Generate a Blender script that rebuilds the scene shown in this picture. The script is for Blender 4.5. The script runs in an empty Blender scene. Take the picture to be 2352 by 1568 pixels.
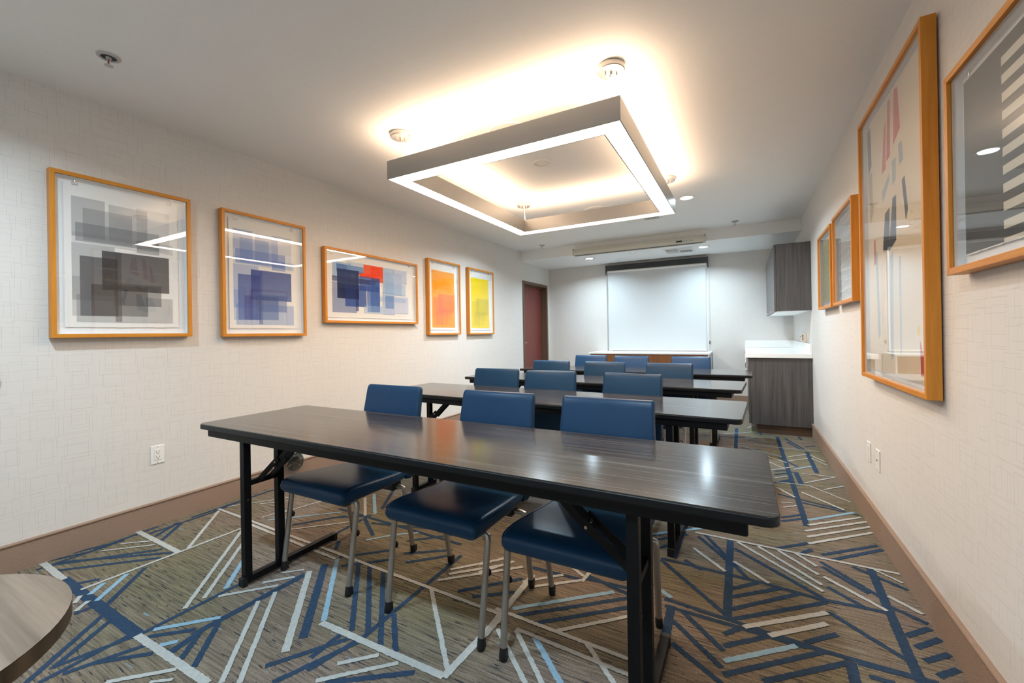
import bpy, bmesh, math, random
from mathutils import Vector, Matrix
R = math.radians
SC = bpy.context.scene
COL = SC.collection

# ------------------------------------------------------------------ camera, world, lights, exposure
EYE = 1.16
FPX = 975.0
cam_data = bpy.data.cameras.new('camera')
cam_data.sensor_fit = 'HORIZONTAL'
cam_data.sensor_width = 36.0
cam_data.lens = 36.0 * FPX / 2352
cam_data.shift_y = -18.7 / 2352
cam_data.clip_start = 0.02
cam = bpy.data.objects.new('camera', cam_data)
COL.objects.link(cam)
yaw, pitch, roll = 0.4997, 0.0012, -0.0165
fwd = Vector((-math.sin(yaw) * math.cos(pitch), math.cos(yaw) * math.cos(pitch), math.sin(pitch)))
rgt = Vector((math.cos(yaw), math.sin(yaw), 0))
upv = rgt.cross(fwd)
r2 = math.cos(roll) * rgt + math.sin(roll) * upv
u2 = -math.sin(roll) * rgt + math.cos(roll) * upv
m3 = Matrix((r2, u2, -fwd)).transposed()
cam.matrix_world = Matrix.Translation((0, 0, EYE)) @ m3.to_4x4()
SC.camera = cam

world = bpy.data.worlds.new('daylight')
SC.world = world
world.use_nodes = True
world.node_tree.nodes['Background'].inputs[0].default_value = (0.78, 0.90, 1.0, 1)
world.node_tree.nodes['Background'].inputs[1].default_value = 0.9
SC.view_settings.view_transform = 'Standard'
SC.view_settings.look = 'None'
SC.view_settings.exposure = 0.68
SC.view_settings.gamma = 1.0
SC.view_settings.use_curve_mapping = False
SC.cycles.use_denoising = True
SC.cycles.max_bounces = 8
SC.cycles.diffuse_bounces = 5
SC.cycles.glossy_bounces = 3
SC.cycles.transparent_max_bounces = 8
SC.cycles.use_adaptive_sampling = True
SC.cycles.adaptive_threshold = 0.05
SC.cycles.adaptive_min_samples = 16
SC.cycles.use_light_tree = False
SC.cycles.sample_clamp_indirect = 6.0

WARM = (1.0, 0.70, 0.46)
COOL = (0.68, 0.87, 1.0)
FIX_UP, FIX_DOWN = 13.5, 21.0          # radiance of the pendant's two diffusers
DOWN_NEAR, DOWN_MID, DOWN_SOFFIT = 18.0, 22.0, 13.5    # watts of the recessed downlights

# ------------------------------------------------------------------ room measures
XL, XR = -3.247, 0.640
YF, YB = -1.60, 7.460
HC = 2.525
YS, ZS = 6.29, 2.372                   # soffit face and underside
TT = 0.737                             # table top height

# ------------------------------------------------------------------ material helpers
def srgb(r, g, b):
    f = lambda c: (c / 12.92 if c <= 0.04045 else ((c + 0.055) / 1.055) ** 2.4)
    return (f(r / 255), f(g / 255), f(b / 255), 1)

class NT:
    def __init__(s, name):
        s.m = bpy.data.materials.new(name); s.m.use_nodes = True
        s.t = s.m.node_tree; s.n = s.t.nodes; s.l = s.t.links
        s.b = s.n['Principled BSDF']; s.o = s.n['Material Output']
    def new(s, ty, **kw):
        n = s.n.new(ty)
        for k, v in kw.items(): setattr(n, k, v)
        return n
    def put(s, inp, v):
        if v is None: return
        if isinstance(v, bpy.types.NodeSocket): s.l.new(v, inp)
        else: inp.default_value = v
    def math(s, op, a, b=None, c=None):
        n = s.new('ShaderNodeMath', operation=op)
        for i, v in enumerate((a, b, c)):
            if v is not None: s.put(n.inputs[i], v)
        return n.outputs[0]
    def mix(s, f, a, b, blend='MIX'):
        n = s.new('ShaderNodeMix', data_type='RGBA', blend_type=blend)
        s.put(n.inputs[0], f); s.put(n.inputs[6], a); s.put(n.inputs[7], b)
        return n.outputs[2]
    def obj(s): return s.new('ShaderNodeTexCoord').outputs['Object']
    def geo(s): return s.new('ShaderNodeNewGeometry').outputs['Position']
    def mapping(s, v, scale=(1, 1, 1), loc=(0, 0, 0)):
        n = s.new('ShaderNodeMapping'); s.l.new(v, n.inputs[0])
        n.inputs['Scale'].default_value = scale; n.inputs['Location'].default_value = loc
        return n.outputs[0]
    def noise(s, v, scale=5, detail=2, rough=0.5):
        n = s.new('ShaderNodeTexNoise'); s.l.new(v, n.inputs['Vector'])
        n.inputs['Scale'].default_value = scale; n.inputs['Detail'].default_value = detail
        n.inputs['Roughness'].default_value = rough
        return n.outputs[0]
    def ramp(s, f, *stops):
        n = s.new('ShaderNodeValToRGB'); s.l.new(f, n.inputs[0])
        e = n.color_ramp.elements
        while len(e) < len(stops): e.new(0.5)
        for i, (p, c) in enumerate(stops):
            e[i].position = p; e[i].color = c if len(c) == 4 else (*c, 1)
        return n.outputs[0]
    def bump(s, hgt, strength=0.2, dist=0.002):
        n = s.new('ShaderNodeBump'); n.inputs['Strength'].default_value = strength
        n.inputs['Distance'].default_value = dist; s.l.new(hgt, n.inputs['Height'])
        s.l.new(n.outputs[0], s.b.inputs['Normal'])
    def base(s, c=None, rough=0.5, metal=0.0, spec=0.5):
        s.put(s.b.inputs['Base Color'], c); s.put(s.b.inputs['Roughness'], rough)
        s.put(s.b.inputs['Metallic'], metal); s.put(s.b.inputs['Specular IOR Level'], spec)
        return s.m

M = {}
def simple(name, col, rough=0.5, metal=0.0, spec=0.5, var=0.06, scale=40):
    t = NT(name)
    f = t.noise(t.obj(), scale, 2)
    c2 = tuple(min(1, v * (1 - var)) for v in col[:3]) + (1,)
    c1 = tuple(min(1, v * (1 + var)) for v in col[:3]) + (1,)
    M[name] = t.base(t.mix(f, c2, c1), rough, metal, spec)
    return M[name]

simple('white_paint', srgb(241, 241, 240), 0.6, var=0.02)
simple('grey_plastic', srgb(186, 186, 184), 0.35, var=0.02)
simple('white_plastic', srgb(236, 234, 230), 0.35, var=0.01)
simple('black_steel', (0.005, 0.005, 0.006, 1), 0.45, spec=0.2, var=0.2)
simple('black_edge', (0.007, 0.008, 0.009, 1), 0.42, spec=0.25, var=0.2)
simple('black_plastic', (0.008, 0.008, 0.009, 1), 0.45, var=0.2)
simple('leg_metal', (0.42, 0.40, 0.37, 1), 0.36, 0.85, var=0.04)
simple('chrome', (0.72, 0.72, 0.73, 1), 0.15, 1.0, var=0.02)
simple('white_quartz', srgb(238, 238, 236), 0.22, var=0.015, scale=120)
simple('bronze_paint', srgb(98, 76, 58), 0.45, var=0.06)
simple('brown_base', srgb(84, 62, 46), 0.6)
simple('dark_grey_metal', srgb(58, 58, 58), 0.35, 0.3)
simple('beige_plastic', srgb(228, 219, 208), 0.4, var=0.02)
simple('ivory_case', srgb(214, 212, 200), 0.4, var=0.02)
simple('grey_ink', srgb(120, 122, 124), 0.6)
simple('dark_ink', srgb(52, 54, 62), 0.6)
simple('blue_ink', srgb(70, 100, 160), 0.6)
simple('ochre_ink', srgb(190, 150, 60), 0.6)
simple('red_glass', (0.35, 0.015, 0.01, 1), 0.15)
simple('paper', srgb(240, 239, 236), 0.75, var=0.015)
simple('mat_board', srgb(236, 236, 236), 0.8, var=0.01)
simple('socket_dark', (0.02, 0.02, 0.02, 1), 0.6)
simple('shade_cloth', srgb(204, 206, 206), 0.85, var=0.03, scale=220)

def brushed(name, col, axis, rough):
    t = NT(name)
    sc = [260, 260, 260]; sc[axis] = 3
    f = t.noise(t.mapping(t.obj(), sc), 1, 2)
    t.l.new(t.math('MULTIPLY_ADD', f, 0.14, rough - 0.07), t.b.inputs['Roughness'])
    M[name] = t.base(t.mix(f, tuple(v * .94 for v in col[:3]) + (1,), col), None, 0.9)
brushed('fixture_metal', (0.46, 0.45, 0.435, 1), 0, 0.40)

def emis(name, col, strength):
    t = NT(name)
    t.n.remove(t.b)
    e = t.new('ShaderNodeEmission'); e.inputs[0].default_value = (*col, 1); e.inputs[1].default_value = strength
    t.l.new(e.outputs[0], t.o.inputs[0]); M[name] = t.m
emis('diffuser_down', (1.0, 0.76, 0.55), FIX_DOWN)
emis('diffuser_up', WARM, FIX_UP)
emis('lens', COOL, 14.0)

def glass(name, tint=(1, 1, 1, 1), boost=1.0):
    t = NT(name); t.n.remove(t.b)
    fr = t.new('ShaderNodeFresnel')      # same reflectance on both faces of a thin pane
    bf = t.new('ShaderNodeNewGeometry').outputs['Backfacing']
    t.l.new(t.math('MULTIPLY_ADD', bf, 1 / 1.5 - 1.5, 1.5), fr.inputs[0])
    tr = t.new('ShaderNodeBsdfTransparent'); tr.inputs[0].default_value = tint
    gl = t.new('ShaderNodeBsdfGlossy'); gl.inputs['Roughness'].default_value = 0.0
    mx = t.new('ShaderNodeMixShader')
    f = t.math('MINIMUM', t.math('MULTIPLY', fr.outputs[0], boost), 1.0)
    t.l.new(f, mx.inputs[0]); t.l.new(tr.outputs[0], mx.inputs[1]); t.l.new(gl.outputs[0], mx.inputs[2])
    t.l.new(mx.outputs[0], t.o.inputs[0]); M[name] = t.m
glass('picture_glass', boost=1.15)
glass('window_glass')
glass('clear_plastic', (0.62, 0.65, 0.66, 1), 3.0)

def wood(name, c1, c2, axis, rough, grain=60, stretch=2.0, spec=0.5, streak=None):
    t = NT(name)
    sc = [grain, grain, grain]; sc[axis] = stretch
    v = t.mapping(t.obj(), sc)
    f = t.noise(v, 1.0, 4, 0.6)
    c = t.ramp(f, (0.3, c1), (0.7, c2))
    if streak:
        sc2 = [grain * 3, grain * 3, grain * 3]; sc2[axis] = stretch
        g = t.noise(t.mapping(t.obj(), sc2), 1.0, 1)
        c = t.mix(t.ramp(g, (0.57, (0, 0, 0)), (0.70, (1, 1, 1))), c, streak)
    t.bump(f, 0.05, 0.001)
    M[name] = t.base(c, rough, 0, spec)
wood('table_laminate', (0.010, 0.009, 0.008, 1), (0.048, 0.040, 0.035, 1), 0, 0.165, 90, 0.6, 0.95, (0.13, 0.115, 0.102, 1))
wood('frame_wood_y', srgb(196, 122, 26), srgb(214, 142, 44), 1, 0.4, 90, 4)
wood('frame_wood_z', srgb(196, 122, 26), srgb(214, 142, 44), 2, 0.4, 90, 4)
wood('dark_laminate', srgb(66, 63, 63), srgb(98, 92, 90), 2, 0.34, 38, 1.2)
wood('walnut_door', srgb(112, 68, 36), srgb(146, 94, 54), 2, 0.4, 50, 2)
wood('red_door', srgb(112, 52, 46), srgb(122, 62, 54), 2, 0.38, 40, 1.5)
wood('oak_round', srgb(94, 80, 66), srgb(138, 122, 106), 0, 0.36, 34, 1.2)
wood('oak_dark', srgb(46, 36, 24), srgb(78, 62, 44), 2, 0.45, 30, 3)

def vinyl():
    t = NT('blue_vinyl')
    v = t.obj()
    c = t.mix(t.noise(v, 14, 3), (0.007, 0.040, 0.098, 1), (0.010, 0.050, 0.118, 1))
    g = t.noise(v, 420, 2); t.bump(g, 0.10, 0.0006)
    M['blue_vinyl'] = t.base(c, 0.36, 0, 0.3)
    simple('vinyl_piping', (0.012, 0.040, 0.085, 1), 0.3)
vinyl()

def wallpaper(name, ax, strength):
    """off-white paper printed with thin grey overlapping rectangles"""
    t = NT(name)
    p = t.new('ShaderNodeSeparateXYZ'); t.l.new(t.geo(), p.inputs[0])
    U, V = p.outputs[ax], p.outputs[2]
    total = None
    for k, (cw, ch, ou, ov) in enumerate(((.150, .120, .0, .0), (.118, .150, .043, .061), (.170, .100, .091, .027))):
        uu = t.math('DIVIDE', t.math('ADD', U, ou + 20), cw); vv = t.math('DIVIDE', t.math('ADD', V, ov + 20), ch)
        iu, iv = t.math('FLOOR', uu), t.math('FLOOR', vv)
        cb = t.new('ShaderNodeCombineXYZ'); t.l.new(iu, cb.inputs[0]); t.l.new(iv, cb.inputs[1]); cb.inputs[2].default_value = k * 7.3
        wn = t.new('ShaderNodeTexWhiteNoise', noise_dimensions='3D'); t.l.new(cb.outputs[0], wn.inputs[0])
        sp = t.new('ShaderNodeSeparateColor'); t.l.new(wn.outputs[1], sp.inputs[0])
        fu, fv = t.math('FRACT', uu), t.math('FRACT', vv)
        hx = t.math('MULTIPLY_ADD', sp.outputs[0], 0.30, 0.17); hy = t.math('MULTIPLY_ADD', sp.outputs[1], 0.30, 0.17)
        cx = t.math('MULTIPLY_ADD', sp.outputs[2], 0.2, 0.4); cy = t.math('MULTIPLY_ADD', sp.outputs[0], -0.2, 0.6)
        dx = t.math('MULTIPLY', t.math('SUBTRACT', t.math('ABSOLUTE', t.math('SUBTRACT', fu, cx)), hx), cw)
        dy = t.math('MULTIPLY', t.math('SUBTRACT', t.math('ABSOLUTE', t.math('SUBTRACT', fv, cy)), hy), ch)
        d = t.math('ABSOLUTE', t.math('MAXIMUM', dx, dy))
        ln = t.math('LESS_THAN', d, 0.0007)
        total = ln if total is None else t.math('MAXIMUM', total, ln)
    f = t.noise(t.geo(), 3, 2)
    paper = t.mix(f, srgb(215, 211, 206), srgb(220, 216, 211))
    col = t.mix(t.math('MULTIPLY', total, strength), paper, srgb(186, 181, 174))
    w = t.noise(t.mapping(t.geo(), (300, 300, 40)), 1, 1)
    t.bump(w, 0.06, 0.0008)
    M[name] = t.base(col, 0.62, 0, 0.3)
wallpaper('wallpaper_y', 1, 0.55)
wallpaper('wallpaper_x', 0, 0.25)

def carpet():
    t = NT('carpet_ground')
    p = t.geo()
    patch = t.noise(t.mapping(p, (0.9, 1.7, 1)), 1.0, 2)
    c = t.mix(t.ramp(patch, (0.40, (0, 0, 0)), (0.62, (1, 1, 1))), srgb(158, 142, 128), srgb(146, 138, 112))
    rows = t.noise(t.mapping(p, (5, 120, 1)), 1.0, 2)
    c = t.mix(t.ramp(rows, (0.35, (0, 0, 0)), (0.65, (1, 1, 1))), t.mix(0.55, c, srgb(60, 50, 44)), c)
    dash = t.noise(t.mapping(p, (11, 125, 1)), 1.0, 1)
    area = t.noise(p, 3.0, 1)
    dk = t.math('MULTIPLY', t.math('GREATER_THAN', dash, 0.66), t.math('GREATER_THAN', area, 0.42))
    c = t.mix(t.math('MULTIPLY', dk, 0.8), c, srgb(38, 48, 66))
    dash2 = t.noise(t.mapping(p, (10, 95, 1), (31, 7, 0)), 1.0, 1)
    lt = t.math('GREATER_THAN', dash2, 0.735)
    c = t.mix(t.math('MULTIPLY', lt, 0.8), c, srgb(140, 172, 190))
    pile = t.noise(p, 200, 3, 0.75)
    c = t.mix(t.ramp(pile, (0.34, (0.75, 0.75, 0.75)), (0.60, (0, 0, 0))), c, t.mix(0.6, c, (0.02, 0.015, 0.012, 1)))
    t.bump(pile, 0.8, 0.006)
    M['carpet_ground'] = t.base(c, 0.95, 0, 0.05)
    for nm, a, b in (('pile_navy', srgb(24, 38, 56), srgb(70, 92, 118)), ('pile_white', srgb(142, 144, 140), srgb(212, 213, 209)), ('pile_blue', srgb(104, 136, 158), srgb(168, 202, 220)), ('skirting_carpet', srgb(146, 122, 106), srgb(170, 146, 128))):
        t = NT(nm); q = t.noise(t.geo(), 200, 3, 0.75); g = t.noise(t.mapping(t.geo(), (60, 60, 300)), 1, 2)
        t.bump(q, 0.8, 0.005); c = t.mix(t.math('MULTIPLY_ADD', q, 0.6, t.math('MULTIPLY', g, 0.4)), a, b)
        M[nm] = t.base(c, 0.95, 0, 0.05)
carpet()

def printmat(name):
    t = NT(name)
    a = t.new('ShaderNodeVertexColor', layer_name='ink')
    f = t.noise(t.geo(), 22, 4, 0.6)
    c = t.mix(0.10, a.outputs[0], t.mix(f, (0.25, 0.25, 0.25, 1), (1, 1, 1, 1)), 'SOFT_LIGHT')
    M[name] = t.base(c, 0.8, 0, 0.2)
printmat('ink_print')

# ------------------------------------------------------------------ mesh helpers
class MB:
    def __init__(s): s.v = []; s.f = []; s.mi = []; s.k = 0
    def add(s, vs, fs):
        o = len(s.v); s.v += [tuple(v) for v in vs]; s.f += [tuple(i + o for i in f) for f in fs]; s.mi += [s.k] * len(fs)
        return s
    def box(s, x0, x1, y0, y1, z0, z1):
        return s.add([(x0, y0, z0), (x1, y0, z0), (x1, y1, z0), (x0, y1, z0), (x0, y0, z1), (x1, y0, z1), (x1, y1, z1), (x0, y1, z1)],
                     [(3, 2, 1, 0), (4, 5, 6, 7), (0, 1, 5, 4), (1, 2, 6, 5), (2, 3, 7, 6), (3, 0, 4, 7)])
    def bar(s, a, b, w, t, up=(0, 0, 1)):
        a, b = Vector(a), Vector(b); d = (b - a).normalized(); sd = d.cross(Vector(up)).normalized(); u = sd.cross(d)
        vs = [p + sd * i * w / 2 + u * j * t / 2 for p in (a, b) for i, j in ((-1, -1), (1, -1), (1, 1), (-1, 1))]
        return s.add(vs, [(0, 1, 2, 3), (7, 6, 5, 4), (0, 4, 5, 1), (1, 5, 6, 2), (2, 6, 7, 3), (3, 7, 4, 0)])
    def rings(s, rs, cap=True, closed=False):
        n = len(rs[0]); vs = [v for r in rs for v in r]; fs = []
        m = len(rs)
        for i in range(m if closed else m - 1):
            for j in range(n):
                a, b = i * n + j, i * n + (j + 1) % n
                c, d = ((i + 1) % m) * n + (j + 1) % n, ((i + 1) % m) * n + j
                fs.append((a, b, c, d))
        if cap and not closed: fs += [tuple(reversed(range(n))), tuple(range((m - 1) * n, m * n))]
        return s.add(vs, fs)
    def tube(s, pts, r, n=10, closed=False, cap=True):
        pts = [Vector(p) for p in pts]; rs = []; N = len(pts); prev = None
        rad = r if isinstance(r, (list, tuple)) else [r] * N
        for i, p in enumerate(pts):
            if closed: d = (pts[(i + 1) % N] - pts[i - 1])
            else: d = pts[min(i + 1, N - 1)] - pts[max(i - 1, 0)]
            d.normalize()
            u = prev if prev is not None else (Vector((0, 0, 1)) if abs(d.z) < .9 else Vector((1, 0, 0)))
            sd = d.cross(u).normalized(); u = sd.cross(d).normalized(); prev = u
            rs.append([p + (sd * math.cos(2 * math.pi * j / n) + u * math.sin(2 * math.pi * j / n)) * rad[i] for j in range(n)])
        return s.rings(rs, cap, closed)
    def lathe(s, prof, c=(0, 0, 0), n=24, axis='z'):
        rs = []
        for r, z in prof:
            ring = []
            for j in range(n):
                a = 2 * math.pi * j / n; x, y = r * math.cos(a), r * math.sin(a)
                v = {'z': (x, y, z), 'x': (z, x, y), 'y': (y, z, x)}[axis]
                ring.append((c[0] + v[0], c[1] + v[1], c[2] + v[2]))
            rs.append(ring)
        return s.rings(rs)
    def extr(s, poly, z0, z1):
        n = len(poly)
        vs = [(x, y, z0) for x, y in poly] + [(x, y, z1) for x, y in poly]
        return s.add(vs, [tuple(reversed(range(n))), tuple(range(n, 2 * n))] + [(i, (i + 1) % n, n + (i + 1) % n, n + i) for i in range(n)])
    def build(s, name, mat, parent=None, smooth=False, bevel=0, seg=2, fix=True):
        me = bpy.data.meshes.new(name); me.from_pydata(s.v, [], s.f)
        mats = mat if isinstance(mat, (list, tuple)) else [mat]
        for m_ in mats: me.materials.append(M[m_])
        for p, k in zip(me.polygons, s.mi): p.material_index = k
        if fix:
            bm = bmesh.new(); bm.from_mesh(me); bmesh.ops.recalc_face_normals(bm, faces=bm.faces); bm.to_mesh(me); bm.free()
        if smooth:
            for p in me.polygons: p.use_smooth = True
            me.set_sharp_from_angle(angle=R(42))
        o = bpy.data.objects.new(name, me); COL.objects.link(o)
        if parent is not None: o.parent = parent
        if bevel:
            b = o.modifiers.new('bevel', 'BEVEL'); b.width = bevel; b.segments = seg; b.limit_method = 'ANGLE'; b.angle_limit = R(40)
        return o

def rrect(hx, hy, r, n=5):
    out = []
    for cx, cy, a0 in ((hx - r, hy - r, 0), (-hx + r, hy - r, 90), (-hx + r, -hy + r, 180), (hx - r, -hy + r, 270)):
        for i in range(n + 1):
            a = R(a0 + 90 * i / n); out.append((cx + r * math.cos(a), cy + r * math.sin(a)))
    return out

def tag(o, label=None, cat=None, group=None, kind=None):
    if label: o['label'] = label
    if cat: o['category'] = cat
    if group: o['group'] = group
    if kind: o['kind'] = kind
    return o
def thing(name, label, cat, loc=(0, 0, 0), rz=0, group=None):
    o = bpy.data.objects.new(name, None); COL.objects.link(o); o.empty_display_size = 0.1
    o.location = loc; o.rotation_euler = (0, 0, rz)
    return tag(o, label, cat, group)
def copy_tree(o, parent=None):
    c = o.copy(); COL.objects.link(c); c.parent = parent
    for ch in [x for x in ALLCH.get(o.name, [])]:
        copy_tree(ch, c)
    return c
ALLCH = {}
def index_children():
    ALLCH.clear()
    for o in COL.objects:
        if o.parent: ALLCH.setdefault(o.parent.name, []).append(o)
def st(o, label=None): return tag(o, label=label, kind='structure')

# ------------------------------------------------------------------ the room
TW = 0.14
fl = MB().box(XL - TW, XR + TW, YF - TW, YB + TW, -0.06, 0.0).build('floor', 'carpet_ground'); st(fl, 'grey brown patterned carpet floor')
cl = MB().box(XL - TW, XR + TW, YF - TW, YB + TW, HC, HC + 0.08).build('ceiling', 'white_paint'); st(cl, 'plain painted ceiling')
DY0, DY1, DZ = 6.385, 7.30, 2.005       # door opening in the left wall
wl = MB()
wl.box(XL - TW, XL, YF - TW, DY0 - .03, 0, HC).box(XL - TW, XL, DY1 + .03, YB + TW, 0, HC).box(XL - TW, XL, DY0 - .03, DY1 + .03, DZ + .03, HC)
st(wl.build('wall_left', 'wallpaper_y'), 'left wall in off-white linear patterned paper')
st(MB().box(XR, XR + TW, YF - TW, YB + TW, 0, HC).build('wall_right', 'wallpaper_y'), 'right wall in off-white linear patterned paper')
WX0, WX1, WZ0, WZ1 = -2.135, -0.494, 0.80, 2.26   # window opening in the back wall
wb = MB()
wb.box(XL, WX0, YB, YB + TW, 0, HC).box(WX1, XR, YB, YB + TW, 0, HC).box(WX0, WX1, YB, YB + TW, 0, WZ0).box(WX0, WX1, YB, YB + TW, WZ1, HC)
st(wb.build('wall_back', 'wallpaper_x'), 'far end wall in off-white paper')
VX0, VX1, VZ0, VZ1 = -2.75, 0.15, 1.15, 2.35      # unseen window added behind the viewer as a cool fill source
wf = MB()
wf.box(XL, VX0, YF - TW, YF, 0, HC).box(VX1, XR, YF - TW, YF, 0, HC).box(VX0, VX1, YF - TW, YF, 0, VZ0).box(VX0, VX1, YF - TW, YF, VZ1, HC)
st(wf.build('wall_front', 'wallpaper_x'), 'wall behind the viewer')
st(MB().box(XL, XR, YS, YB, ZS, HC).build('trim_1', 'white_paint'), 'dropped ceiling soffit along the far wall')

def baseboard(name, x, sgn, y0, y1):
    prof = [(0, 0), (0.012, 0), (0.012, 0.134), (0.016, 0.137), (0.018, 0.142), (0.016, 0.147), (0.011, 0.149), (0, 0.149)]
    b = MB(); n = len(prof)
    vs = [(x + sgn * px, y, pz) for y in (y0, y1) for px, pz in prof]
    b.add(vs, [tuple(range(n)), tuple(range(n, 2 * n))] + [(i, (i + 1) % n, n + (i + 1) % n, n + i) for i in range(n)])
    return st(b.build(name, 'skirting_carpet'), 'brown carpet skirting along the wall')
baseboard('baseboard_left', XL, 1, YF, DY0 - 0.055)
baseboard('baseboard_right', XR, -1, YF, 5.51)
st(MB().box(XL, -2.31, YB - 0.012, YB, 0, 0.145).box(-0.44, 0.1, YB - 0.012, YB, 0, 0.145).build('baseboard_back', 'skirting_carpet'), 'brown carpet skirting on the far wall')

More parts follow.
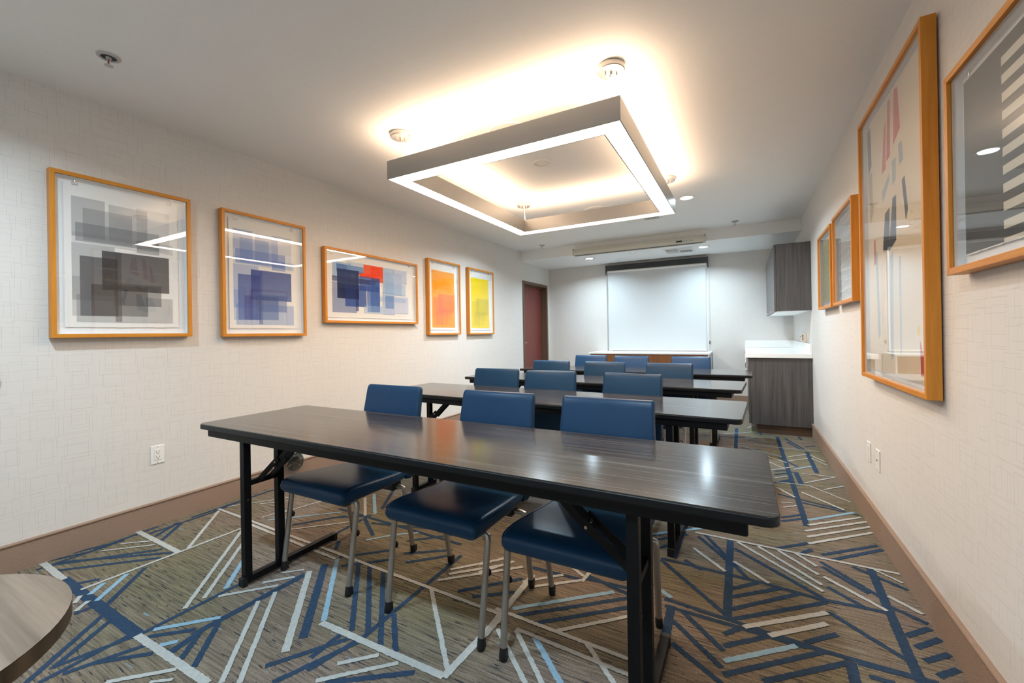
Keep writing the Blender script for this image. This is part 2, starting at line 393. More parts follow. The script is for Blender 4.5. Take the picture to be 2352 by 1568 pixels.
# woven pattern of the carpet: every stripe is a slightly raised strip of pile
CARPET={
 ('W',0.034):[[-3.259,0.766,-2.921,0.759],[-2.107,0.749,-1.6,0.755],[-3.237,1.162,-2.717,1.151],[-1.523,1.133,-0.912,1.145],[-0.91,1.142,-0.89,1.527],[-1.5,0.964,-1.905,1.356],[-0.895,1.374,-0.906,1.829]],
 ('N',0.044):[[-2.943,0.76,-2.1,0.753]],
 ('N',0.034):[[-1.883,0.762,-1.905,0.866],[-1.915,0.852,-1.901,1.328],[-1.509,1.043,-1.894,1.435],[-0.082,2.636,-0.076,1.915],[-0.286,1.891,-0.278,1.702],[-0.323,2.776,-0.334,2.29],[0.3,5.399,0.308,3.015],[0.505,4.843,0.499,4.166],[0.353,4.119,0.361,3.802],[0.518,2.618,0.49,1.841],[0.309,1.856,0.303,1.744],[-0.091,5.672,-0.086,4.696]],
 ('W',0.022):[[-2.728,0.764,-2.705,1.505],[-2.708,1.186,-3.121,1.556],[-2.128,0.919,-2.71,1.493],[-2.134,0.997,-2.556,1.421],[-2.092,1.035,-1.93,1.211],[-2.017,1.19,-1.924,1.292],[-1.56,0.776,-1.895,1.099],[-1.505,0.804,-1.892,1.174],[-1.917,0.594,-1.767,0.737],[-2.613,0.711,-2.665,0.746],[-2.533,0.692,-2.581,0.748],[-3.158,1.572,-0.898,1.51],[-2.706,1.53,-1.888,1.495],[-1.281,1.015,-1.182,1.114],[-1.284,0.931,-1.091,1.119],[-1.279,1.525,-0.898,1.156],[-1.288,1.687,-1.1,1.895],[-1.272,1.651,-1.058,1.858],[-1.286,1.585,-0.982,1.869],[-2.404,2.162,-2.165,1.945],[-1.651,2.17,-1.547,2.344],[-1.827,1.969,-1.515,2.098],[-1.15,1.729,-1.043,1.895],[-1.187,1.787,-1.105,1.9],[-0.864,1.744,-0.676,1.899],[-0.924,1.758,-0.776,1.895],[-0.679,1.883,-0.67,1.981],[-0.662,1.52,-0.427,1.74],[-0.936,1.532,-0.344,1.508],[-0.802,1.463,-0.334,1.439],[-0.798,1.455,-0.603,1.273],[-0.867,1.43,-0.652,1.247],[-0.53,1.512,-0.393,1.382],[-0.061,2.393,0.085,2.257],[-0.254,2.446,-0.095,2.274],[-0.754,1.972,-0.685,1.926],[0.193,3.662,0.292,3.495],[0.344,3.625,0.544,3.385],[0.318,3.033,0.611,3.294],[0.291,2.935,0.632,3.24],[0.295,2.858,0.633,3.166],[0.289,2.77,0.623,3.078],[-0.262,2.64,0.626,2.616],[-0.047,2.621,0.291,2.292],[0.048,2.618,0.293,2.349],[0.14,2.615,0.292,2.439],[0.215,2.624,0.296,2.522],[0.31,2.432,0.499,2.251],[0.529,2.379,0.618,2.289]],
 ('W',0.015):[[-3.124,0.961,-2.939,1.13],[-3.131,1.046,-3.01,1.145],[-2.013,1.284,-1.941,1.353],[-1.782,0.665,-1.725,0.708],[-2.983,1.75,-2.837,1.894],[-3.141,1.621,-2.908,1.914],[-2.432,1.586,-2.179,1.835],[-2.708,1.706,-2.635,1.975],[-2.75,1.624,-2.703,1.804],[-0.073,4.913,0.615,4.895],[0.337,4.581,0.494,4.745],[0.326,4.434,0.484,4.593],[0.164,4.528,0.308,4.372],[0.145,4.376,0.282,4.18],[0.169,4.078,0.348,4.262],[0.2,3.783,0.403,3.803],[0.39,4.091,0.611,4.108],[0.388,3.854,0.611,4.108],[0.403,3.803,0.607,3.553],[0.487,3.749,0.628,3.893],[0.531,2.608,0.616,2.528],[0.194,3.885,0.29,3.975],[0.204,3.354,0.272,3.372],[0.207,3.263,0.287,3.333],[0.518,4.726,0.606,4.541],[0.517,4.609,0.603,4.434],[0.023,5.723,0.097,5.96]],
 ('N',0.022):[[-3.249,0.778,-3.164,0.941],[-3.25,0.851,-3.171,1.077],[-3.184,0.947,-3.208,1.254],[-3.172,0.727,-3.172,1.043],[-3.17,0.811,-2.746,1.136],[-3.174,0.774,-2.842,1.127],[-3.072,0.771,-2.738,1.08],[-3.14,1.182,-3.133,1.526],[-3.133,1.526,-3.173,1.769],[-3.061,1.177,-3.161,1.338],[-2.967,1.171,-3.124,1.336],[-2.105,0.754,-2.106,1.156],[-2.064,0.764,-1.94,0.873],[-2.47,0.774,-2.695,0.996],[-2.827,0.765,-2.766,0.844],[-2.161,0.467,-2.399,0.743],[-2.169,0.531,-2.325,0.744],[-2.121,0.488,-2.137,0.738],[-2.174,0.542,-2.109,0.76],[-2.103,0.54,-2.001,0.768],[-2.077,0.606,-1.936,0.735],[-1.807,0.766,-1.904,0.874],[-1.723,0.769,-1.897,0.937],[-2.514,0.683,-2.51,0.743],[-1.373,1.157,-1.75,1.526],[-1.308,1.18,-1.674,1.527],[-1.2,1.14,-1.576,1.523],[-1.13,1.146,-1.298,1.31],[-1.305,1.159,-1.32,1.823],[-1.353,0.946,-1.305,1.159],[-1.502,0.891,-1.347,1.126],[-1.409,0.859,-1.301,1.129],[-1.394,0.99,-1.395,1.124],[-1.251,0.941,-1.012,1.114],[-3.168,1.416,-3.17,1.943],[-3.17,1.943,-2.983,2.206],[-1.152,1.559,-0.936,1.78],[-1.072,1.556,-0.884,1.696],[-2.414,1.947,-1.387,1.917],[-2.046,1.887,-1.565,2.02],[-1.886,1.516,-1.685,1.701],[-1.805,1.461,-1.609,1.637],[-2.149,1.923,-1.909,1.772],[-2.127,1.688,-2.138,1.899],[-2.337,1.829,-2.128,1.963],[-2.471,1.647,-2.276,1.89],[-2.034,1.637,-1.967,1.559],[-1.685,1.813,-1.461,2.021],[-1.605,1.699,-1.396,1.847],[-1.534,1.636,-1.371,1.797],[-0.84,1.534,-0.456,1.862],[-0.752,1.527,-0.441,1.799],[-0.385,2.246,-0.07,1.918],[-0.388,2.263,0.072,2.25],[0.072,2.25,0.294,2.22],[-0.242,2.6,-0.083,2.381],[-0.279,2.3,-0.196,2.239],[-0.063,2.138,0.038,2.241],[-0.062,2.071,0.137,2.247],[-0.072,1.97,0.198,2.23],[-0.07,1.901,0.294,2.213],[-0.084,1.802,-0.022,1.876],[-0.082,1.734,0.068,1.87],[-0.077,1.589,0.246,1.876],[-0.319,1.926,0.246,1.871],[-0.311,1.878,0.183,1.862],[-0.266,1.794,-0.083,1.618],[-0.244,1.876,-0.081,1.707],[-0.254,1.664,-0.08,1.545],[-0.21,2.638,0.004,2.246],[-0.676,1.946,-0.454,1.883],[-0.667,1.919,-0.472,1.93],[-0.953,1.888,-0.676,1.899],[-0.448,2.519,-0.287,2.694],[-0.446,2.453,-0.295,2.596],[-0.421,2.361,-0.333,2.467],[0.186,3.083,0.319,3.203],[0.183,3.028,0.303,3.127],[0.323,3.412,0.61,3.334],[0.195,3.516,0.544,3.385],[0.142,2.645,0.298,2.785],[0.246,2.639,0.296,2.703],[0.335,2.666,0.609,2.91],[0.371,2.629,0.62,2.867],[-0.062,2.542,0.294,2.227],[0.317,2.584,0.514,2.339],[0.446,2.598,0.619,2.473],[0.317,2.533,0.463,2.366],[0.311,2.344,0.422,2.242],[0.51,2.299,0.615,2.226],[0.288,2.137,0.491,1.941],[0.519,2.103,0.612,2.197],[0.531,2.042,0.623,2.137],[0.535,1.972,0.624,2.054],[0.55,1.906,0.62,1.975],[0.294,2.227,0.486,2.239],[0.164,1.871,0.542,1.868],[0.182,1.89,0.294,1.997],[0.038,1.617,0.298,1.841],[0.328,1.857,0.484,1.864],[0.349,1.802,0.418,1.804],[0.205,4.071,0.291,4.136],[0.199,3.976,0.297,4.069],[0.211,3.789,0.319,3.924],[0.256,4.543,0.385,4.279],[0.019,5.108,0.27,5.001],[-0.042,4.75,0.13,4.731],[0.366,5.348,0.498,4.904],[0.37,5.194,0.47,4.891],[0.499,5.491,0.514,5.338],[0.513,5.045,0.604,5.122],[0.128,5.771,0.151,5.415],[0.087,5.473,0.281,5.475],[0.26,4.028,0.335,4.11]],
 ('L',0.022):[[-2.126,1.083,-2.358,1.31],[-2.09,0.795,-1.927,0.962],[-1.963,0.762,-1.924,0.808],[-2.549,0.764,-2.703,0.926],[-2.641,0.77,-2.705,0.839],[-1.523,1.145,-1.88,1.5],[-2.398,2.241,-2.128,1.994],[-0.873,1.565,-0.526,1.874],[-0.718,1.455,-0.548,1.301],[-0.079,1.654,0.152,1.855],[-0.342,1.982,-0.294,1.945],[0.327,3.113,0.591,3.366]],
 ('L',0.015):[[-1.904,1.714,-1.803,1.837],[-2.678,1.615,-2.354,1.912],[-1.794,1.842,-1.696,1.917],[-0.073,4.841,0.283,4.556],[0.342,4.185,0.487,4.353],[-0.076,5.104,0.083,5.258]],
 ('W',0.028):[[-0.017,1.879,0.282,2.128],[0.068,1.87,0.27,2.048]],
}

def carpet_pattern():
    rnd = random.Random(4)
    b = MB(); zi = 0
    extra = []
    for i in range(70):                                   # the pattern goes on behind the viewer and under the far rows
        x, y = rnd.uniform(XL + .1, XR - .2), rnd.choice((rnd.uniform(YF + .1, 0.05), rnd.uniform(2.4, 6.8)))
        a = rnd.choice((R(8), R(-30), R(40), R(96), R(-58), R(172))); L = rnd.uniform(.3, .9)
        extra.append((rnd.choice('NNNWWL'), rnd.choice((.016, .024)), (x, y, x + L * math.cos(a), y + L * math.sin(a))))
    alls = [(c, w, s) for (c, w), v in CARPET.items() for s in v] + extra
    order = {'N': 0, 'L': 1, 'W': 2}
    for c, w, (x0, y0, x1, y1) in sorted(alls, key=lambda q: order[q[0]]):
        zi += 1
        a, e = Vector((x0, y0)), Vector((x1, y1)); d = e - a; L = d.length
        if L < .01: continue
        d /= L; nrm = Vector((-d.y, d.x)); n = max(2, int(L / .008)); z = 0.0010 + 0.0006 * order[c] + zi * 2.5e-6
        vs = []
        for i in range(n + 1):
            p = a + d * (L * i / n)
            for sg in (-1, 1):
                q = p + nrm * sg * ((w * .84 if c == 'W' else w) / 2 + rnd.uniform(-.0016, .0016))
                vs.append((min(max(q.x, XL + .001), XR - .001), min(max(q.y, YF + .001), YB - .001), z))
        b.k = order[c]
        b.add(vs, [(2 * i, 2 * i + 2, 2 * i + 3, 2 * i + 1) for i in range(n)])
    o = b.build('carpet_stripes', ['pile_navy', 'pile_blue', 'pile_white'], fl, fix=False)
    tag(o, 'criss-cross navy, white and pale blue stripes of the carpet', kind='stuff')
carpet_pattern()

# door on the left wall
d1 = st(thing('door_1', 'red brown door in a bronze painted metal frame on the left wall', None))
f = MB()
for y0, y1 in ((DY0 - .05, DY0), (DY1, DY1 + .05)): f.box(XL - .139, XL + .014, y0, y1, 0, DZ + .05)
f.box(XL - .139, XL + .014, DY0, DY1, DZ, DZ + .05)
f.build('door_frame', 'bronze_paint', d1, bevel=.004)
f = MB(); f.box(XL - .10, XL - .055, DY0, DY0 + .012, 0, DZ).box(XL - .10, XL - .055, DY1 - .012, DY1, 0, DZ).box(XL - .10, XL - .055, DY0 + .012, DY1 - .012, DZ - .012, DZ)
f.build('door_stop', 'bronze_paint', d1)
lf = MB().box(XL - .138, XL - .101, DY0 + .002, DY1 - .002, 0.008, DZ - .002).build('door_leaf', 'red_door', d1)
hd = MB().lathe([(.001, 0), (.026, 0), (.026, .008), (.012, .010), (.010, .045)], (XL - .101, DY0 + .085, 1.0), 16, 'x')
hd.tube([(XL - .060, DY0 + .085, 1.0), (XL - .055, DY0 + .10, 1.0), (XL - .055, DY0 + .20, 1.0)], .008)
tag(hd.build('lever_handle', 'chrome', d1, True), 'small bright metal lever')

# window behind the shade
w1 = st(thing('window_1', 'daylit window hidden behind the roller shade', None))
f = MB(); yy = YB + .07
f.box(WX0, WX0 + .04, yy, yy + .05, WZ0, WZ1).box(WX1 - .04, WX1, yy, yy + .05, WZ0, WZ1).box(WX0 + .04, WX1 - .04, yy, yy + .05, WZ0, WZ0 + .04).box(WX0 + .04, WX1 - .04, yy, yy + .05, WZ1 - .04, WZ1)
f.build('window_frame', 'white_plastic', w1)
MB().box(WX0 + .04, WX1 - .04, yy + .02, yy + .026, WZ0 + .04, WZ1 - .04).build('window_pane', 'window_glass', w1)

w2 = st(thing('added_fill_window', 'wide unseen window added behind the viewer for cool fill light', None))  # invented opening, added to let cool fill light into the near end
f = MB(); yy = YF - .11
f.box(VX0, VX0 + .04, yy, yy + .05, VZ0, VZ1).box(VX1 - .04, VX1, yy, yy + .05, VZ0, VZ1).box(VX0 + .04, VX1 - .04, yy, yy + .05, VZ0, VZ0 + .04).box(VX0 + .04, VX1 - .04, yy, yy + .05, VZ1 - .04, VZ1)
f.box((VX0 + VX1) / 2 - .02, (VX0 + VX1) / 2 + .02, yy, yy + .05, VZ0 + .04, VZ1 - .04)
f.build('window_frame', 'white_plastic', w2)
for a, b in ((VX0 + .04, (VX0 + VX1) / 2 - .02), ((VX0 + VX1) / 2 + .02, VX1 - .04)):
    MB().box(a, b, yy + .02, yy + .026, VZ0 + .04, VZ1 - .04).build('window_pane', 'window_glass', w2)
pd = bpy.data.lights.new('added_window_portal', 'AREA'); pd.shape = 'RECTANGLE'; pd.size = VX1 - VX0; pd.size_y = VZ1 - VZ0
pd.cycles.is_portal = True
po = bpy.data.objects.new('added_window_portal', pd); COL.objects.link(po); po.parent = w2
po.location = ((VX0 + VX1) / 2, YF - .01, (VZ0 + VZ1) / 2); po.rotation_euler = (R(90), 0, 0)
# ------------------------------------------------------------------ pendant light
def pendant():
    x0, x1, y0, y1, z0, z1, w = -2.09, -0.52, 2.112, 4.045, 2.212, 2.335, 0.118
    cx, cy = (x0 + x1) / 2, (y0 + y1) / 2
    t = thing('pendant_light', 'large rectangular brushed metal ring light glowing warm below the ceiling', 'light fixture', (cx, cy, z0))
    hx, hy = (x1 - x0) / 2, (y1 - y0) / 2; H = z1 - z0; lip = .007
    def ring(b, ax, ay, bx, by, za, zb):       # rectangular ring between half sizes a (outer) and b (inner)
        vs = []
        for z in (za, zb):
            for X, Y in ((ax, ay), (bx, by)):
                vs += [(-X, -Y, z), (X, -Y, z), (X, Y, z), (-X, Y, z)]
        fs = []
        for i in range(4):
            j = (i + 1) % 4
            fs += [(i, j, 8 + j, 8 + i), (4 + j, 4 + i, 12 + i, 12 + j), (i, 4 + i, 4 + j, j), (8 + i, 8 + j, 12 + j, 12 + i)]
        b.add(vs, fs)
    # four mitred beams
    def beam(k):
        b = MB()
        O = [(-hx, -hy), (hx, -hy), (hx, hy), (-hx, hy)]; I = [(-hx + w, -hy + w), (hx - w, -hy + w), (hx - w, hy - w), (-hx + w, hy - w)]
        def strip(oa, ob, ia, ib, za, zb):
            b.add([(*oa, za), (*ob, za), (*ib, za), (*ia, za), (*oa, zb), (*ob, zb), (*ib, zb), (*ia, zb)],
                  [(0, 1, 2, 3), (4, 5, 6, 7), (0, 1, 5, 4), (1, 2, 6, 5), (2, 3, 7, 6), (3, 0, 4, 7)])
        def off(p, q, f): return (p[0] + (q[0] - p[0]) * f, p[1] + (q[1] - p[1]) * f)
        a, c = k, (k + 1) % 4; fl_ = lip / w
        strip(O[a], O[c], off(O[a], I[a], fl_), off(O[c], I[c], fl_), 0, H)
        strip(off(O[a], I[a], 1 - fl_), off(O[c], I[c], 1 - fl_), I[a], I[c], 0, H)
        strip(off(O[a], I[a], fl_), off(O[c], I[c], fl_), off(O[a], I[a], 1 - fl_), off(O[c], I[c], 1 - fl_), .03, H - .03)
        o = b.build('beam', 'fixture_metal', t)
        d = MB(); g = fl_ + .002
        def strip2(za, zb):
            oa, ob, ia, ib = off(O[a], I[a], g), off(O[c], I[c], g), off(O[a], I[a], 1 - g), off(O[c], I[c], 1 - g)
            d.add([(*oa, za), (*ob, za), (*ib, za), (*ia, za), (*oa, zb), (*ob, zb), (*ib, zb), (*ia, zb)],
                  [(0, 1, 2, 3), (4, 5, 6, 7), (0, 1, 5, 4), (1, 2, 6, 5), (2, 3, 7, 6), (3, 0, 4, 7)])
        strip2(.002, .008)
        tag(d.build('lower_diffuser', 'diffuser_down', o), 'glowing white diffuser strip')
        d = MB(); strip2(H - .020, H - .014)
        tag(d.build('upper_diffuser', 'diffuser_up', o), 'glowing upward strip')
    for k in range(4): beam(k)
    for sx, sy in ((-1, -1), (1, -1), (1, 1), (-1, 1)):
        px, py = (-1.297 + sx * .718) - cx, (3.08 + sy * .912) - cy; top = HC - z0
        c = MB().lathe([(.0005, 0), (.066, 0), (.070, -.004), (.070, -.026), (.066, -.030), (.0005, -.030)], (px, py, top), 32)
        co = c.build('ceiling_canopy', 'fixture_metal', t, True)
        for q in (-.030, 0, .030):
            r = .008 if q == 0 else .005
            MB().lathe([(.0005, -.030), (r, -.030), (r, -.046), (.0005, -.047)], (px + q * .8, py + q * .55, top), 12).build('canopy_screw' if q else 'cable_grip', 'chrome', co, True)
        cb = MB().tube([(px, py, top - .03), (px, py, H + .012)], .0014, 6)
        cb.tube([(px, py, H + .014), (px, py, H - .03)], .004, 8)
        cb.build('hanging_cable', 'leg_metal', t, True)
    px, py = (-1.297 - .718) - cx, (3.08 + .912) - cy
    MB().tube([(px + .012, py, HC - z0 - .03), (px + .012, py - .004, HC - z0 - .10), (px + .022, py - .01, H - .005)], .0035, 8).build('power_cord', 'white_plastic', t, True)
pendant()

# ------------------------------------------------------------------ ceiling fittings
def downlight(x, y, z, label, watts):
    t = thing('downlight', label, 'downlight', (x, y, z), 0, 'recessed ceiling downlights')
    MB().lathe([(.058, 0), (.084, 0), (.088, -.003), (.086, -.006), (.062, -.004), (.058, -.001)], (0, 0, 0), 36).build('trim_ring', 'white_plastic', t, True)
    MB().lathe([(.0005, -.0015), (.060, -.0015), (.060, -.0005), (.0005, -.0005)], (0, 0, 0), 36).build('lens', 'lens', t)
    ld = bpy.data.lights.new('downlight_lamp', 'AREA'); ld.shape = 'DISK'; ld.size = .11; ld.energy = watts; ld.color = COOL; ld.spread = R(150)
    lo = bpy.data.objects.new('downlight_lamp', ld); COL.objects.link(lo); lo.parent = t; lo.location = (0, 0, -.009)
downlight(-.495, 4.69, HC, 'round white recessed downlight in the ceiling beyond the pendant, toward the right wall', DOWN_MID)
downlight(-2.20, 4.69, HC, 'round recessed downlight hidden from view above the far side of the pendant', DOWN_MID)
downlight(-.495, 6.725, ZS, 'round recessed downlight in the soffit beside the air vent', DOWN_SOFFIT)
downlight(-2.205, 6.725, ZS, 'round recessed downlight in the soffit toward the left wall', DOWN_SOFFIT)
downlight(-.52, 0.30, HC, 'recessed downlight overhead in front of the nearest table, right side', DOWN_NEAR)
downlight(-2.20, 0.30, HC, 'recessed downlight overhead in front of the nearest table, left side', DOWN_NEAR)

def sprinkler(x, y, label):
    t = thing('fire_sprinkler', label, 'sprinkler', (x, y, HC), 0, 'ceiling fire sprinklers')
    MB().lathe([(.0005, 0), (.046, 0), (.044, -.005), (.031, -.008), (.029, -.003), (.0005, -.003)], n=32).build('escutcheon', 'grey_plastic', t, True)
    MB().lathe([(.018, -.0032), (.0285, -.0032), (.0285, -.0042), (.018, -.0042)], n=32).build('recess_ring', 'dark_grey_metal', t, True)
    b = MB().lathe([(.0005, -.003), (.011, -.003), (.011, -.012), (.0005, -.013)], n=14)
    for s in (-1, 1): b.tube([(s * .010, 0, -.012), (s * .013, 0, -.022), (s * .010, 0, -.034), (s * .002, 0, -.042)], .002, 6)
    b.build('yoke', 'grey_plastic', t, True)
    MB().tube([(0, 0, -.013), (0, 0, -.036)], .0024, 8).build('glass_bulb', 'red_glass', t, True)
    MB().lathe([(.0005, -.042), (.017, -.043), (.0175, -.045), (.0005, -.045)], n=20).build('deflector', 'grey_plastic', t, True)
sprinkler(-2.661, .872, 'white fire sprinkler with a red bulb on the near left ceiling')
sprinkler(-.076, 6.02, 'small fire sprinkler in front of the soffit near the right wall')
sprinkler(-2.723, 6.007, 'small fire sprinkler in front of the soffit near the left wall')

def ceiling_disc(x, y, r, label, name, cat):
    t = thing(name, label, cat, (x, y, HC))
    MB().lathe([(.0005, -.004), (r * .88, -.004), (r * .90, -.001), (.0005, -.001)], n=40).build('face', 'white_plastic', t, True)
    MB().lathe([(r * .90, 0), (r, 0), (r, -.004), (r * .97, -.009), (r * .91, -.007), (r * .90, -.001)], n=40).build('rim', 'white_plastic', t, True)
    for s in (-1, 1): MB().lathe([(.0005, -.004), (.004, -.004), (.004, -.0055), (.0005, -.006)], (s * r * .6, 0, 0), 8).build('screw', 'grey_ink', t)
ceiling_disc(-1.394, 3.10, .068, 'small white blank cover plate on the ceiling inside the pendant ring', 'cover_plate', 'cover plate')
ceiling_disc(-1.37, 2.53, .150, 'round white ceiling speaker half hidden behind the front beam of the pendant', 'ceiling_speaker', 'speaker')
ceiling_disc(-1.41, 4.62, .150, 'round white ceiling speaker half hidden behind the far beam of the pendant', 'ceiling_speaker', 'speaker')
ceiling_disc(-1.84, 2.50, .055, 'tiny white disc on the ceiling behind the left of the front pendant beam', 'cover_plate', 'cover plate')

def vent(x0, x1, y0, y1, z, label):
    t = thing('air_vent', label, 'air vent', ((x0 + x1) / 2, (y0 + y1) / 2, z))
    hx, hy = (x1 - x0) / 2, (y1 - y0) / 2; w = .028
    b = MB(); b.box(-hx, hx, -hy, -hy + w, -.008, 0).box(-hx, hx, hy - w, hy, -.008, 0).box(-hx, -hx + w, -hy + w, hy - w, -.008, 0).box(hx - w, hx, -hy + w, hy - w, -.008, 0).box(-.008, .008, -hy + w, hy - w, -.008, 0)
    b.build('vent_frame', 'white_plastic', t, bevel=.002)
    MB().box(-hx + w, hx - w, -hy + w, hy - w, -.0015, -.0005).build('duct_opening', 'socket_dark', t)
    for sx in (-1, 1):
        for sy in (-1, 1):
            b = MB(); a0, a1 = (.010, hx - w) ; b0, b1 = (.004, hy - w)
            if sx * sy > 0:
                n = 11
                for i in range(n):
                    xx = a0 + (a1 - a0) * (i + .5) / n
                    b.bar((sx * xx, sy * b0, -.005), (sx * xx, sy * b1, -.005), .0055, .006)
            else:
                n = 7
                for i in range(n):
                    yy = b0 + (b1 - b0) * (i + .5) / n
                    b.bar((sx * a0, sy * yy, -.005), (sx * a1, sy * yy, -.005), .016, .004)
            tag(b.build('louvre_bank', 'white_plastic', t), kind='stuff')
vent(-1.045, -.63, 6.60, 7.01, ZS, 'white louvred air vent in the soffit underside')
vent(-1.25, -.84, 5.08, 5.36, HC, 'white louvred air vent in the ceiling just beyond the pendant')

# ------------------------------------------------------------------ projection screen case, shade
def screen_case():
    x0, x1 = -2.285, -.437
    t = thing('projection_screen_case', 'long closed ivory projection screen housing on the soffit face', 'screen case', ((x0 + x1) / 2, YS, 2.34))
    hx = (x1 - x0) / 2
    prof = [(0, .006), (-.092, .004), (-.100, .010), (-.104, .050), (-.080, .098), (-.060, .106), (0, .106)]
    b = MB(); n = len(prof)
    vs = [(X, py, pz) for X in (-hx, hx) for py, pz in prof]
    b.add(vs, [tuple(range(n)), tuple(range(n, 2 * n))] + [(i, (i + 1) % n, n + (i + 1) % n, n + i) for i in range(n)])
    b.build('case_body', 'ivory_case', t)
    for s in (-1, 1):
        MB().box(s * hx - .008, s * hx + .008, -.108, 0, .002, .110).build('end_cap', 'ivory_case', t, bevel=.003)
        MB().lathe([(.0005, 0), (.006, 0), (.006, -.004), (.0005, -.005)], (s * (hx + .001), -.108, .088), 10, 'y').build('hanger_screw', 'bronze_paint', t)
    MB().box(-hx + .02, hx - .02, -.096, -.060, .0005, .0045).build('screen_slot', 'dark_grey_metal', t)
    MB().box(-hx + .02, hx - .02, -.058, -.030, -.006, .0035).build('screen_bottom_bar', 'white_plastic', t, bevel=.002)
    MB().tube([(math.cos(a) * .045 - .03, -.045, -.030 + math.sin(a) * .022) for a in [2 * math.pi * i / 20 for i in range(20)]], .0018, 6, True).build('pull_loop', 'white_plastic', t, True)
    g = MB(); g.box(hx - .36, hx - .28, -.1045, -.1025, .030, .052)
    tag(g.build('maker_plate', 'dark_ink', t), 'small dark maker plate')
    g = MB()
    for i in range(5): g.box(hx - .265 + i * .026, hx - .265 + i * .026 + (.016 if i != 2 else .010), -.1045, -.1025, .036, .044)
    tag(g.build('maker_lettering', 'grey_ink', t), 'tiny illegible grey lettering')
screen_case()

def roller_shade():
    x0, x1 = -2.117, -.486; zb = .842
    t = thing('roller_shade', 'pale grey roller shade pulled down over the window on the far wall', 'shade', ((x0 + x1) / 2, YB - .0015, zb))
    hx = (x1 - x0) / 2; F = lambda z: z - zb
    MB().box(-hx + .006, hx - .006, -.098, -.010, F(2.238), F(2.328)).build('fascia', 'dark_grey_metal', t, bevel=.006)
    for s in (-1, 1):
        MB().box(s * hx - .006, s * hx + .006, -.100, 0, F(2.165), F(2.332)).build('end_bracket', 'dark_grey_metal', t, bevel=.002)
    b = MB().lathe([(.0005, -hx + .02), (.024, -hx + .02), (.024, hx - .02), (.0005, hx - .02)], (0, -.058, F(2.222)), 24, 'x')
    b.build('roller_tube', 'white_plastic', t, True)
    MB().box(-hx + .030, hx - .032, -.070, -.0685, F(.86), F(2.225)).build('shade_fabric', 'shade_cloth', t)
    MB().box(-hx + .030, hx - .032, -.078, -.061, F(.842), F(.868)).build('hem_bar', 'white_plastic', t, bevel=.004)
    b = MB()
    for xx in (hx + .004, hx + .018):
        b.tube([(xx, -.05, F(2.17)), (xx, -.048, F(1.5)), (xx, -.045, F(.98))], .0022, 6)
    b.tube([(hx + .004, -.045, F(.98)), (hx + .011, -.045, F(.966)), (hx + .018, -.045, F(.98))], .0022, 6)
    b.build('bead_chain', 'white_plastic', t, True)
    MB().box(hx + .002, hx + .022, -.055, -.0, F(.95), F(1.0)).build('chain_tensioner', 'clear_plastic', t, bevel=.003)
roller_shade()

# ------------------------------------------------------------------ built-in furniture at the far end
def sideboard():
    x0, x1, y0, y1, zt = -2.305, -.443, 6.90, YB - .001, .828
    t = thing('sideboard', 'low white sideboard with walnut doors under the shaded window', 'sideboard', ((x0 + x1) / 2, (y0 + y1) / 2, 0))
    hx, hy = (x1 - x0) / 2, (y1 - y0) / 2
    for s in (-1, 1): MB().box(s * (hx - .02) - .010, s * (hx - .02) + .010, -hy + .02, hy, 0, zt - .026).build('side_panel', 'white_paint', t)
    MB().box(-hx + .03, hx - .03, -hy + .045, hy - .01, .09, zt - .027).build('carcass', 'walnut_door', t)
    MB().box(-hx + .03, hx - .03, -hy + .10, hy - .05, 0, .09).build('plinth', 'brown_base', t)
    MB().box(-hx, hx, -hy, hy, zt - .026, zt).build('worktop', 'white_quartz', t, bevel=.003)
    W = (2 * hx - .064) / 4
    for i in range(4):
        a = -hx + .032 + i * W
        d = MB().box(a + .0015, a + W - .0015, -hy + .022, -hy + .043, .095, zt - .030).build('door', 'walnut_door', t, bevel=.0015)
        s = 1 if i % 2 == 0 else -1
        MB().tube([(a + W / 2 + s * W * .42, -hy + .010, .60), (a + W / 2 + s * W * .42, -hy + .010, .70)], .005, 8).build('handle', 'chrome', d, True)
sideboard()

def base_cabinet():
    x0, x1, y0, y1 = .035, XR - .001, 5.505, YB - .001
    t = thing('base_cabinet', 'dark grey wood base cabinet standing in the far right corner', 'cabinet', ((x0 + x1) / 2, (y0 + y1) / 2, 0))
    ox, oy = (x0 + x1) / 2, (y0 + y1) / 2
    L = lambda a, b, c, d: (a - ox, b - ox, c - oy, d - oy)
    MB().box(*L(.062, x1, y0 + .02, y1), .10, .845).build('carcass', 'dark_laminate', t)
    MB().box(*L(.062, x1, y0, y0 + .019), .10, .845).build('end_panel', 'dark_laminate', t)
    MB().box(*L(.118, x1, y0 + .018, y1), 0, .099).build('toe_kick', 'brown_base', t)
    W = (y1 - y0) / 4
    for i in range(4):
        a = y0 + i * W
        d = MB().box(*L(.040, .0605, a + .0015, a + W - .0015), .105, .838).build('door', 'dark_laminate', t, bevel=.0015)
        yy = a + (W - .05 if i % 2 == 0 else .05) - oy
        MB().tube([(.040 - ox, yy, .812), (.016 - ox, yy, .812), (.016 - ox, yy, .700), (.040 - ox, yy, .700)], .005, 8).build('handle', 'chrome', d, True)
    c = thing('countertop', 'white stone countertop with backsplash on the dark base cabinet', 'countertop', (ox, oy, .846))
    MB().box(*L(.014, x1, 5.482, y1), 0, .047).build('slab', 'white_quartz', c, bevel=.003)
    MB().box(*L(.014, x1, y1 - .02, y1), .0475, .155).build('rear_backsplash', 'white_quartz', c, bevel=.002)
    MB().box(*L(x1 - .02, x1, 5.50, y1 - .021), .0475, .155).build('side_backsplash', 'white_quartz', c, bevel=.002)
base_cabinet()

